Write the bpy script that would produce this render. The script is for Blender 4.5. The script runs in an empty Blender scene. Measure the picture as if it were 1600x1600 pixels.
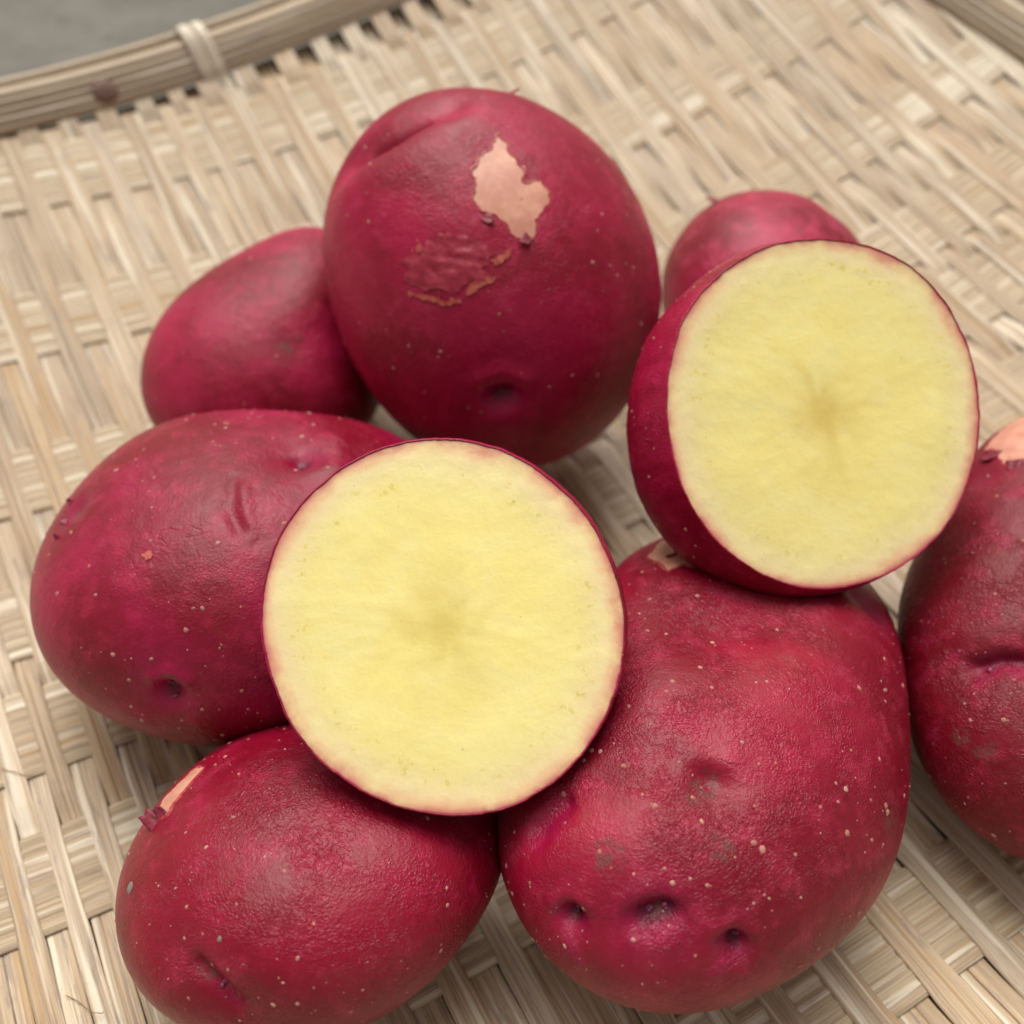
import bpy, math, random
import numpy as np
from mathutils import Vector, noise as mnoise
from mathutils.bvhtree import BVHTree
from mathutils.geometry import delaunay_2d_cdt

scene = bpy.context.scene
MM = 0.001
# ------------------------------------------------------------------ camera
PITCH = math.radians(49.59)
cam_data = bpy.data.cameras.new("camera")
cam = bpy.data.objects.new("camera", cam_data)
scene.collection.objects.link(cam)
cam.location = (0.0, 0.0, 0.200)
cam.rotation_euler = (math.pi / 2 - PITCH, 0.0, 0.0)
cam_data.sensor_width = 36.0
cam_data.lens = 35.01
cam_data.clip_start = 0.01
cam_data.clip_end = 200.0
cam_data.dof.use_dof = True
cam_data.dof.focus_distance = 0.163
cam_data.dof.aperture_fstop = 12.0
scene.camera = cam
# ------------------------------------------------------------------ world: overcast sky
SUN_ELEV, SUN_AZ = math.radians(64.0), math.radians(-12.0)     # azimuth from +Y (away from the camera) towards +X
world = bpy.data.worlds.new("World")
scene.world = world
world.use_nodes = True
wn = world.node_tree.nodes
wl = world.node_tree.links
sky = wn.new("ShaderNodeTexSky")
sky.sky_type = 'NISHITA'
sky.sun_disc = False
sky.sun_elevation = SUN_ELEV
sky.sun_rotation = SUN_AZ
sky.air_density = 1.0
sky.dust_density = 4.0
hs = wn.new("ShaderNodeHueSaturation")
hs.inputs['Saturation'].default_value = 0.16                   # cloud cover: the sky is nearly white
wl.new(sky.outputs[0], hs.inputs['Color'])
bg = wn["Background"]
tint = wn.new("ShaderNodeMix")
tint.data_type, tint.blend_type = 'RGBA', 'MULTIPLY'
tint.inputs[0].default_value = 1.0
tint.inputs[7].default_value = (1.06, 1.0, 0.90, 1.0)          # the camera's warm white balance
wl.new(hs.outputs[0], tint.inputs[6])
wl.new(tint.outputs[2], bg.inputs['Color'])
bg.inputs['Strength'].default_value = 0.05
sun_data = bpy.data.lights.new("sun", 'SUN')
sun = bpy.data.objects.new("sun", sun_data)
scene.collection.objects.link(sun)
sun_data.energy = 1.5
sun_data.angle = math.radians(45.0)
sun_data.color = (1.0, 0.97, 0.92)
sd = Vector((math.sin(SUN_AZ) * math.cos(SUN_ELEV), math.cos(SUN_AZ) * math.cos(SUN_ELEV), math.sin(SUN_ELEV)))
sun.rotation_euler = sd.to_track_quat('Z', 'Y').to_euler()
vs = scene.view_settings
vs.view_transform = 'Standard'
vs.look = 'None'
vs.exposure = 1.15
vs.gamma = 1.0
vs.use_curve_mapping = False
scene.cycles.max_bounces = 6
scene.cycles.use_denoising = True

# ------------------------------------------------------------------ measured shapes (millimetres, each relative to its own base)
POTATO = {'A': {'base': [-4.85, 195.13, 18.08],
       'c': [0.0, 0.0, 38.41],
       'axes': [[0.99969, 0.02487, -0.0], [-0.01473, 0.59218, 0.80567], [0.02003, -0.80542, 0.59236]],
       'R': [39.75, 39.28, 38.89, 38.62, 38.45, 38.4, 38.48, 38.71, 39.07, 39.57, 40.19, 40.94, 41.77, 42.61, 43.35, 43.83, 43.97, 43.77, 43.29, 42.66, 41.91, 41.07, 40.18, 39.31, 38.57, 38.03, 37.74, 37.72, 37.97, 38.47, 39.2, 40.11, 41.13, 42.16, 43.13, 44.0, 44.74, 45.31, 45.62, 45.6, 45.28, 44.72, 44.02, 43.23, 42.42, 41.66, 40.95, 40.31],
       'D': [35.49, 31.55],
       'shear': [0, 0.1],
       'dents': [([[1.6, -40.71, 36.12], [4.04, -40.54, 36.7]], 2.6, -2.6, 1), ([[-1.58, -39.4, 40.74], [2.85, -39.04, 42.2], [7.54, -39.29, 40.29]], 2.2, 0.8, 0.05), ([[2.83, -40.07, 38.83]], 10, -1.6, 0.25), ([[2.79, -41.32, 32.0]], 5, 0.7, 0.1), ([[-26.23, 3.95, 69.12], [-21.09, 3.95, 72.36], [-14.15, 5.3, 75.1]], 1.5, -2.0, 0.5), ([[-30.23, 5.17, 65.7], [-21.09, 3.95, 72.36], [-8.79, 8.21, 76.14]], 5.5, -3.2, 0.06), ([[-27.88, -4.6, 65.42], [-16.48, -3.23, 72.76], [-5.89, 2.62, 75.96]], 8, 1.2, 0), ([[-10.22, 9.37, 75.96], [4.85, 13.57, 74.51]], 7, 0.8, 0)],
       'scars': [([0.95, -12.77, 71.15], 2)],
       'buds': [[2.82, -40.66, 36.45]],
       'patches': [('peel', [[1.92, -1.21, 74.92], [3.53, -3.29, 74.23], [6.43, -8.71, 72.04], [6.82, -11.9, 70.61], [10.78, -10.55, 70.09], [12.48, -12.38, 68.72], [11.39, -15.6, 67.49], [9.41, -18.51, 66.39], [9.01, -22.73, 63.5], [7.71, -22.73, 63.81], [4.85, -21.8, 65.14], [3.56, -19.85, 66.82], [1.62, -18.85, 67.65], [-0.97, -18.39, 68.1], [-2.66, -16.68, 69.21], [-2.29, -13.59, 70.92], [-3.23, -10.89, 72.18], [-1.06, -7.19, 73.59], [0.9, -5.41, 74.0]]), ('sliver', [[-17.59, -26.74, 55.43], [-15.55, -28.0, 55.25], [-11.9, -29.49, 55.42], [-8.19, -30.78, 55.28], [-6.08, -30.84, 55.81], [-5.3, -31.28, 55.51], [-7.94, -31.39, 54.46], [-13.0, -29.63, 54.56], [-16.25, -27.97, 54.74]]), ('sliver', [[-3.96, -29.63, 57.91], [-1.88, -28.89, 58.94], [2.53, -28.29, 59.59], [0.97, -29.29, 58.61], [-1.37, -29.71, 57.98], [-2.67, -30.51, 56.99], [-4.5, -30.56, 56.55]]), ('sliver', [[0.46, -26.15, 61.92], [4.85, -24.01, 63.32], [4.6, -25.06, 62.53], [1.24, -26.81, 61.16]]), ('sliver', [[-14.59, -20.97, 63.51], [-13.38, -23.07, 62.21], [-12.06, -24.58, 61.27], [-13.54, -24.33, 60.78], [-14.59, -22.75, 61.99]]), ('flap', [[-14.07, -23.76, 61.15], [-12.31, -22.0, 63.61], [-7.43, -21.92, 65.07], [-2.63, -23.04, 64.62], [0.72, -25.41, 62.62], [-1.35, -27.38, 60.64], [0.72, -28.24, 59.71], [-3.56, -29.01, 58.71], [-6.59, -30.09, 56.68], [-10.27, -28.87, 57.03], [-13.49, -28.26, 56.25], [-17.84, -25.68, 56.56], [-16.13, -24.91, 58.85], [-18.6, -22.92, 59.31]])],
       'flakes': [([4.85, 19.69, 72.85], [0.8, 0.46, 0.39], 2.2), ([8.1, -22.07, 64.26], [-0.6, -0.53, -0.45], 2.4), ([-0.32, -19.47, 67.32], [0.7, -0.38, -0.32], 2.2)],
       'dirt': []},
 'B': {'base': [-62.08, 194.18, 12.17], 'c': [0.0, 0.0, 21.54], 'axes': [[0.95251, 0.3045, -0.0], [-0.19248, 0.60209, 0.77488], [0.23595, -0.73808, 0.63211]], 'R': [28.53, 28.92, 29.89, 31.34, 33.07, 34.78, 35.9, 35.79, 34.38, 32.23, 30.02, 28.12, 26.67, 25.7, 25.1, 24.81, 24.8, 25.08, 25.58, 26.28, 27.15, 28.12, 29.15, 30.18, 31.16, 31.98, 32.53, 32.66, 32.31, 31.55, 30.55, 29.48, 28.49, 27.63, 27.0, 26.71, 26.82, 27.22, 27.78, 28.43, 29.15, 29.79, 30.14, 30.09, 29.73, 29.29, 28.89, 28.6], 'D': [23.16, 23.16], 'shear': [0, 0.3], 'dents': [([[9.25, -14.62, 36.61]], 6, -0.4, 0.1)], 'scars': [([9.54, -14.94, 36.3], 2.2), ([6.31, -12.48, 38.64], 1.2), ([12.65, -12.33, 36.61], 1.3)], 'buds': [], 'patches': [], 'flakes': [], 'dirt': []},
 'C': {'base': [-56.69, 124.5, 5.4], 'c': [0.0, 0.0, 28.35], 'axes': [[0.91008, 0.41443, -0.0], [-0.32002, 0.70276, 0.63539], [0.26332, -0.57825, 0.7722]], 'R': [45.52, 46.47, 46.43, 45.27, 43.3, 41.09, 39.12, 37.6, 36.56, 35.97, 35.75, 35.8, 35.99, 36.18, 36.32, 36.41, 36.54, 36.82, 37.31, 38.02, 38.84, 39.63, 40.2, 40.4, 40.19, 39.57, 38.64, 37.53, 36.42, 35.43, 34.64, 34.09, 33.76, 33.61, 33.61, 33.7, 33.87, 34.11, 34.45, 34.9, 35.48, 36.18, 37.02, 38.04, 39.24, 40.65, 42.28, 43.99], 'D': [32.15, 32.15], 'shear': [0, 0.3], 'dents': [([[17.42, 9.62, 54.0]], 2.6, -2.6, 1), ([[15.25, 11.73, 53.96]], 8, -2.0, 0.3), ([[21.39, 7.05, 53.47], [20.79, 15.6, 51.81]], 4, 1.2, 0.25), ([[-4.22, -35.12, 39.33]], 2.4, -2.4, 1), ([[-6.62, -33.51, 41.85], [-3.7, -33.15, 42.98], [-0.87, -34.03, 41.86]], 1.6, 0.7, 0.1), ([[-5.29, -35.59, 37.9]], 7, -1.4, 0.3), ([[-9.19, -36.18, 31.5], [-1.76, -36.81, 35.03]], 4, 0.8, 0.1), ([[-27.43, 0.38, 48.87]], 3.2, -1.2, 0.8), ([[4.51, 1.53, 56.75], [5.37, -5.4, 56.52], [7.29, -10.69, 55.59]], 1.3, -0.45, 0), ([[6.67, -0.72, 56.57], [8.05, -6.55, 56.07], [9.65, -11.71, 55.01]], 1.2, 0.4, 0), ([[3.44, -5.56, 56.7], [10.59, -12.2, 54.7]], 1.4, -0.4, 0), ([[19.02, 15.02, 52.4], [22.19, 5.41, 53.42]], 4, 0.6, 0.2)], 'scars': [([-3.43, -33.57, 42.38], 1.2), ([-27.02, -0.68, 49.17], 2.5), ([0.68, -6.34, 56.72], 1.0)], 'buds': [[17.72, 9.27, 54.01], [-4.61, -34.95, 39.7], [-3.55, -35.81, 37.83]], 'patches': [('sliver', [[-9.39, -15.1, 54.11], [-8.32, -14.27, 54.53], [-7.58, -14.54, 54.51], [-7.56, -16.01, 54.17], [-8.46, -16.37, 53.9]])], 'flakes': [([-29.6, -1.56, 47.35], [-1.0, 0.23, 0.19], 1.3), ([-29.86, 3.84, 46.77], [-0.8, 0.53, 0.45], 1.2), ([-29.86, -5.25, 47.02], [-0.8, 0.61, 0.52], 1.0)], 'dirt': []},
 'F': {'base': [-35.68, 62.56, 3.38], 'c': [0.0, 0.0, 24.59], 'axes': [[0.86867, 0.49539, -0.0], [-0.45696, 0.80129, 0.38616], [0.1913, -0.33545, 0.92243]], 'R': [34.67, 33.39, 31.93, 30.62, 29.63, 28.95, 28.54, 28.35, 28.31, 28.39, 28.53, 28.7, 28.88, 29.08, 29.28, 29.49, 29.74, 30.08, 30.48, 30.88, 31.14, 31.21, 31.04, 30.67, 30.1, 29.34, 28.4, 27.38, 26.37, 25.46, 24.69, 24.08, 23.67, 23.45, 23.39, 23.49, 23.73, 24.11, 24.6, 25.23, 26.07, 27.16, 28.52, 30.15, 32.0, 33.78, 35.02, 35.32], 'D': [24.48, 26.61], 'shear': [0, 0.35], 'dents': [([[-11.53, -18.94, 40.82], [-8.36, -21.2, 40.36], [-5.71, -23.37, 38.65]], 1.7, -1.3, 0.35), ([[-13.78, -17.32, 40.78], [-5.07, -23.71, 38.29]], 6, -1.3, 0.1), ([[-2.15, -16.71, 44.81]], 9, 0.5, 0)], 'scars': [([-10.45, -19.58, 40.86], 2.0)], 'buds': [[-7.88, -21.71, 39.98]], 'patches': [('peel', [[-22.68, 6.51, 37.01], [-24.5, 8.14, 34.81], [-24.66, 10.87, 33.31], [-22.37, 14.0, 33.68], [-19.52, 16.93, 34.1], [-18.02, 15.97, 35.8], [-19.73, 11.13, 37.33], [-21.27, 8.35, 37.42], [-21.44, 6.05, 38.08]])], 'flakes': [([-23.56, 5.31, 36.7], [-0.9, 0.53, 0.45], 2.8), ([-22.36, 6.39, 37.29], [-0.7, 0.61, 0.52], 2.0)], 'dirt': [([-25.55, -5.03, 36.02], 1.3), ([-7.35, -15.48, 44.3], 0.6)]},
 'G': {'base': [36.34, 82.12, 0.54],
       'c': [0.0, 0.0, 28.66],
       'axes': [[0.91445, -0.4047, 0.0], [0.35821, 0.80939, 0.46537], [-0.18834, -0.42556, 0.88511]],
       'R': [33.54, 33.98, 34.69, 35.74, 37.2, 39.17, 41.78, 45.01, 48.45, 51.21, 52.51, 52.5, 51.92, 51.41, 51.17, 50.86, 49.86, 47.81, 44.95, 41.84, 39.03, 36.82, 35.29, 34.38, 34.1, 34.49, 35.42, 36.59, 37.72, 38.57, 39.09, 39.37, 39.48, 39.42, 39.15, 38.69, 38.06, 37.31, 36.44, 35.5, 34.63, 33.93, 33.45, 33.17, 33.05, 33.05, 33.12, 33.27],
       'D': [32.37, 32.37],
       'shear': [0, 0.5],
       'dents': [([[-27.91, -31.92, 46.3]], 2.3, -2.8, 1), ([[-27.72, -30.68, 47.36]], 6, -0.9, 0.3), ([[-17.59, -33.99, 50.68], [-14.67, -33.42, 51.69]], 2.8, -2.4, 1), ([[-19.71, -31.85, 51.35], [-16.77, -30.68, 52.75], [-13.33, -31.49, 52.97]], 2.0, 0.8, 0.1), ([[-29.76, -29.69, 46.11], [-27.71, -29.46, 48.2], [-25.69, -30.5, 49.03]], 1.6, 0.7, 0.1), ([[-6.19, -35.44, 50.17], [-3.9, -34.78, 50.33], [-1.71, -35.57, 48.85]], 1.6, 0.7, 0.1), ([[-17.78, -36.21, 48.9], [-14.17, -36.06, 49.86]], 2.0, 0.6, 0.2), ([[-16.13, -33.78, 51.15]], 8, -1.6, 0.45), ([[-4.03, -37.04, 48.11]], 2.3, -2.8, 1), ([[-4.36, -35.9, 49.34]], 6, -0.9, 0.3), ([[-1.07, 19.24, 53.2], [9.97, 22.32, 51.78]], 11, -3.6, 0), ([[-6.11, -15.09, 57.25]], 3.2, -1.6, 0.2), ([[-7.23, -16.37, 57.1]], 8, -1.5, 0), ([[-10.86, -14.22, 56.96], [-8.63, -11.67, 57.15], [-3.79, -12.28, 57.3]], 3, 0.8, 0), ([[30.5, 29.45, 43.82], [33.21, 25.72, 42.78]], 3, -1.3, 0.6), ([[-32.52, -18.89, 47.54], [-29.52, -16.39, 50.24]], 2.4, -2.2, 0.6), ([[-23.4, -14.27, 53.7], [-28.26, -14.09, 51.01]], 7, -1.2, 0.1), ([[-14.26, 0.73, 55.1]], 9, 0.8, 0), ([[-17.76, -33.69, 50.86], [-28.64, -30.47, 46.74]], 9, 0.5, 0), ([[-27.7, -34.25, 43.99], [-26.27, -36.48, 42.26]], 1.3, 0.35, 0.6), ([[-4.76, -37.94, 47.26], [-6.55, -39.6, 45.37]], 1.3, 0.35, 0.6)],
       'scars': [([-5.96, -15.4, 57.25], 2.6), ([-7.77, -16.88, 57.09], 3.2), ([-22.22, -24.94, 53.07], 3.0), ([-5.27, -25.13, 55.52], 2.6), ([25.35, -14.86, 43.03], 3.5), ([-15.96, -33.82, 51.26], 1.6)],
       'buds': [[-27.9, -31.98, 46.18], [-17.32, -33.87, 50.86], [-15.04, -33.48, 51.61], [-3.84, -36.88, 48.19]],
       'patches': [('peel', [[-9.24, 38.68, 43.5], [-6.22, 45.01, 40.03], [-1.08, 52.32, 34.59], [3.72, 46.57, 40.6], [2.53, 33.56, 48.11], [-2.94, 34.26, 47.6], [-6.46, 32.54, 47.85]])],
       'flakes': [([-5.09, 37.32, 45.66], [0.3, -0.76, -0.65], 2.2)],
       'dirt': []},
 'Hh': {'base': [108.56, 109.47, 7.16], 'c': [0.0, 0.0, 22.95], 'axes': [[0.71004, -0.70416, 0.0], [0.52146, 0.52581, 0.67201], [-0.4732, -0.47715, 0.74054]], 'R': [28.61, 27.33, 26.32, 25.71, 25.57, 25.77, 26.17, 26.81, 27.91, 29.68, 32.06, 34.94, 38.35, 42.24, 46.19, 49.48, 51.24, 50.8, 48.17, 44.23, 40.17, 36.74, 34.14, 32.31, 31.09, 30.24, 29.55, 28.96, 28.5, 28.24, 28.26, 28.62, 29.38, 30.55, 32.01, 33.57, 35.13, 36.63, 38.0, 39.14, 39.87, 39.97, 39.33, 38.0, 36.19, 34.15, 32.08, 30.19], 'D': [26.06, 26.06], 'shear': [0, 0.45], 'dents': [([[-24.68, -14.13, 35.94], [-21.03, -14.34, 38.47], [-13.53, -16.46, 40.85]], 2.0, -2.6, 0.6), ([[-26.42, -13.88, 34.41], [-12.43, -16.06, 41.26]], 6, -2.0, 0.15), ([[-25.16, -16.88, 34.95]], 6, 0.8, 0.15), ([[-10.93, 29.64, 41.66]], 5, -1.2, 0.3)], 'scars': [([-24.52, -26.91, 31.05], 2.5), ([-27.64, -23.67, 29.65], 2.0)], 'buds': [[-23.47, -14.91, 36.77]], 'patches': [('peel', [[-7.55, 38.59, 39.21], [-2.11, 44.85, 38.74], [4.99, 50.14, 38.66], [9.55, 48.95, 40.39], [3.39, 34.42, 46.19], [-4.3, 30.12, 45.37], [-7.13, 30.3, 44.04], [-6.6, 35.08, 42.47]])], 'flakes': [([-7.42, 35.62, 41.52], [-0.3, -0.76, -0.65], 3.4), ([-6.03, 30.04, 44.7], [0.1, -0.76, -0.65], 3.0)], 'dirt': []},
 'I': {'base': [67.37, 211.02, 12.33], 'c': [0.0, 0.0, 25.28], 'axes': [[0.95263, -0.30413, 0.0], [0.17982, 0.56325, 0.80648], [-0.24527, -0.76828, 0.59126]], 'R': [27.33, 26.93, 26.6, 26.33, 26.14, 26.03, 26.0, 26.07, 26.24, 26.5, 26.8, 27.13, 27.45, 27.8, 28.2, 28.66, 29.14, 29.53, 29.73, 29.7, 29.56, 29.4, 29.22, 28.94, 28.52, 28.04, 27.62, 27.32, 27.12, 27.03, 27.08, 27.23, 27.45, 27.68, 27.93, 28.17, 28.41, 28.63, 28.84, 29.02, 29.16, 29.24, 29.23, 29.14, 28.95, 28.65, 28.24, 27.78], 'D': [27.02, 27.02], 'shear': [0, 0.2], 'dents': [([[14.4, 12.47, 43.74]], 4, -0.6, 0.1)], 'scars': [([-9.89, -1.35, 48.75], 1.4), ([-14.69, 1.48, 47.24], 1.2), ([1.86, -4.31, 49.3], 1.4)], 'buds': [], 'patches': [], 'flakes': [([-14.56, 14.84, 44.83], [-0.8, 0.38, 0.32], 3.2)], 'dirt': []},
 'D': {'base': [-11.04, 89.94, 44.34], 'c': [0.0, 0.0, 21.38], 'axes': [[0.99438, 0.09576, 0.04521], [-0.10551, 0.85949, 0.50015], [0.00904, -0.5021, 0.86476]], 'R': [29.45, 29.46, 29.49, 29.56, 29.68, 29.84, 30.07, 30.34, 30.62, 30.88, 31.12, 31.31, 31.46, 31.53, 31.54, 31.5, 31.43, 31.32, 31.16, 30.91, 30.57, 30.18, 29.79, 29.43, 29.11, 28.86, 28.68, 28.55, 28.46, 28.39, 28.36, 28.4, 28.5, 28.68, 28.93, 29.21, 29.48, 29.69, 29.83, 29.9, 29.92, 29.9, 29.88, 29.83, 29.76, 29.66, 29.56, 29.49], 'L': 18.5, 'b': 0.14, 'sh': [0.16, 0.2]},
 'E': {'base': [57.53, 133.33, 39.32], 'c': [0.0, 0.0, 32.04], 'axes': [[0.9266, -0.19311, -0.32267], [0.34149, 0.79142, 0.50698], [0.15746, -0.57996, 0.79928]], 'R': [31.52, 31.57, 31.7, 31.92, 32.23, 32.61, 33.04, 33.46, 33.84, 34.15, 34.33, 34.36, 34.22, 33.97, 33.68, 33.38, 33.11, 32.86, 32.64, 32.43, 32.21, 31.98, 31.69, 31.33, 30.94, 30.58, 30.32, 30.19, 30.21, 30.36, 30.61, 30.9, 31.21, 31.55, 31.9, 32.2, 32.43, 32.54, 32.51, 32.38, 32.23, 32.1, 32.01, 31.91, 31.81, 31.71, 31.61, 31.54], 'L': 28.0, 'b': 0.3, 'sh': [-0.22, -0.1]}}

FIBRES = [('short curled brown root fibre on the tray, bottom left corner', [(-79.1, 49.1), (-77.5, 48.6), (-75.8, 47.7), (-73.9, 46.6), (-72.6, 46.4), (-71.8, 46.6)]),
          ('pale straight root fibre on the tray at the left edge', [(-104.2, 91.4), (-101.6, 90.9), (-99.3, 90.4), (-97.0, 90.2)])]

rnd = random.Random(7)
C = scene.collection


# ------------------------------------------------------------------ helpers
def mesh_obj(name, verts, faces, mat, parent=None, smooth=True, attrs=None, uv=None):
    me = bpy.data.meshes.new(name)
    verts = np.asarray(verts, dtype=np.float32)
    me.from_pydata(verts.tolist() if len(verts) < 3000 else verts.tolist(), [], faces if isinstance(faces, list) else faces.tolist())
    if attrs:
        for k, a in attrs.items():
            at = me.attributes.new(k, 'FLOAT', 'POINT')
            at.data.foreach_set('value', np.asarray(a, dtype=np.float32))
    if uv is not None:
        lay = me.uv_layers.new(name="UVMap")
        li = np.empty(len(me.loops), dtype=np.int32)
        me.loops.foreach_get('vertex_index', li)
        lay.data.foreach_set('uv', np.asarray(uv, dtype=np.float32)[li].ravel())
    if smooth:
        me.polygons.foreach_set('use_smooth', np.ones(len(me.polygons), dtype=bool))
    me.update()
    me.materials.append(mat)
    o = bpy.data.objects.new(name, me)
    C.objects.link(o)
    if parent:
        o.parent = parent
    return o


def empty(name, loc, label, cat, group=None):
    o = bpy.data.objects.new(name, None)
    o.empty_display_size = 0.01
    o.location = loc
    C.objects.link(o)
    o['label'] = label
    o['category'] = cat
    if group:
        o['group'] = group
    return o


class Nodes:
    """small shorthand for building node trees"""
    def __init__(self, name):
        self.m = bpy.data.materials.new(name)
        self.m.use_nodes = True
        self.t = self.m.node_tree
        self.p = self.t.nodes['Principled BSDF']
        self.out = self.t.nodes['Material Output']

    def n(self, kind, **kw):
        nd = self.t.nodes.new(kind)
        for k, v in kw.items():
            setattr(nd, k, v)
        return nd

    def put(self, sock, v):
        if isinstance(v, bpy.types.NodeSocket):
            self.t.links.new(v, sock)
        elif isinstance(v, tuple) and len(v) == 3 and sock.type == 'RGBA':
            sock.default_value = (*v, 1.0)
        else:
            sock.default_value = v

    def math(self, op, a, b=0.0, c=None, clamp=False):
        nd = self.n('ShaderNodeMath', operation=op, use_clamp=clamp)
        self.put(nd.inputs[0], a)
        self.put(nd.inputs[1], b)
        if c is not None:
            self.put(nd.inputs[2], c)
        return nd.outputs[0]

    def vmath(self, op, a, b):
        nd = self.n('ShaderNodeVectorMath', operation=op)
        self.put(nd.inputs[0], a)
        self.put(nd.inputs[1], b)
        return nd.outputs[0]

    def mix(self, fac, a, b, blend='MIX'):
        nd = self.n('ShaderNodeMix', data_type='RGBA', blend_type=blend)
        self.put(nd.inputs[0], fac)
        self.put(nd.inputs[6], a)
        self.put(nd.inputs[7], b)
        return nd.outputs[2]

    def noise(self, vec, scale, detail=3.0, rough=0.55, dist=0.0):
        nd = self.n('ShaderNodeTexNoise')
        self.put(nd.inputs['Vector'], vec)
        nd.inputs['Scale'].default_value = scale
        nd.inputs['Detail'].default_value = detail
        nd.inputs['Roughness'].default_value = rough
        nd.inputs['Distortion'].default_value = dist
        return nd.outputs['Fac']

    def voro(self, vec, scale, feature='F1', rand=1.0):
        nd = self.n('ShaderNodeTexVoronoi', feature=feature)
        self.put(nd.inputs['Vector'], vec)
        nd.inputs['Scale'].default_value = scale
        nd.inputs['Randomness'].default_value = rand
        return nd

    def ramp(self, fac, stops, interp='LINEAR'):
        nd = self.n('ShaderNodeValToRGB')
        cr = nd.color_ramp
        cr.interpolation = interp
        while len(cr.elements) < len(stops):
            cr.elements.new(0.5)
        for e, (pos, col) in zip(cr.elements, stops):
            e.position = pos
            e.color = (*col, 1.0) if isinstance(col, tuple) else (col, col, col, 1.0)
        self.put(nd.inputs[0], fac)
        return nd.outputs[0]

    def step(self, v, lo, hi):
        nd = self.n('ShaderNodeMapRange', interpolation_type='SMOOTHSTEP')
        self.put(nd.inputs[0], v)
        nd.inputs[1].default_value = lo
        nd.inputs[2].default_value = hi
        return nd.outputs[0]

    def attr(self, name):
        return self.n('ShaderNodeAttribute', attribute_name=name).outputs['Fac']

    def coords_mm(self):
        """object coordinates in millimetres, shifted by a different amount on every object"""
        tc = self.n('ShaderNodeTexCoord').outputs['Object']
        oi = self.n('ShaderNodeObjectInfo').outputs['Random']
        sc = self.vmath('SCALE', tc, (0, 0, 0))
        sc.node.inputs['Scale'].default_value = 1000.0
        off = self.math('MULTIPLY', oi, 731.0)
        return self.vmath('ADD', sc, off)

    def bump(self, height, strength, dist, normal=None):
        nd = self.n('ShaderNodeBump')
        nd.inputs['Strength'].default_value = strength
        nd.inputs['Distance'].default_value = dist
        self.put(nd.inputs['Height'], height)
        if normal is not None:
            self.put(nd.inputs['Normal'], normal)
        return nd.outputs[0]


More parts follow.
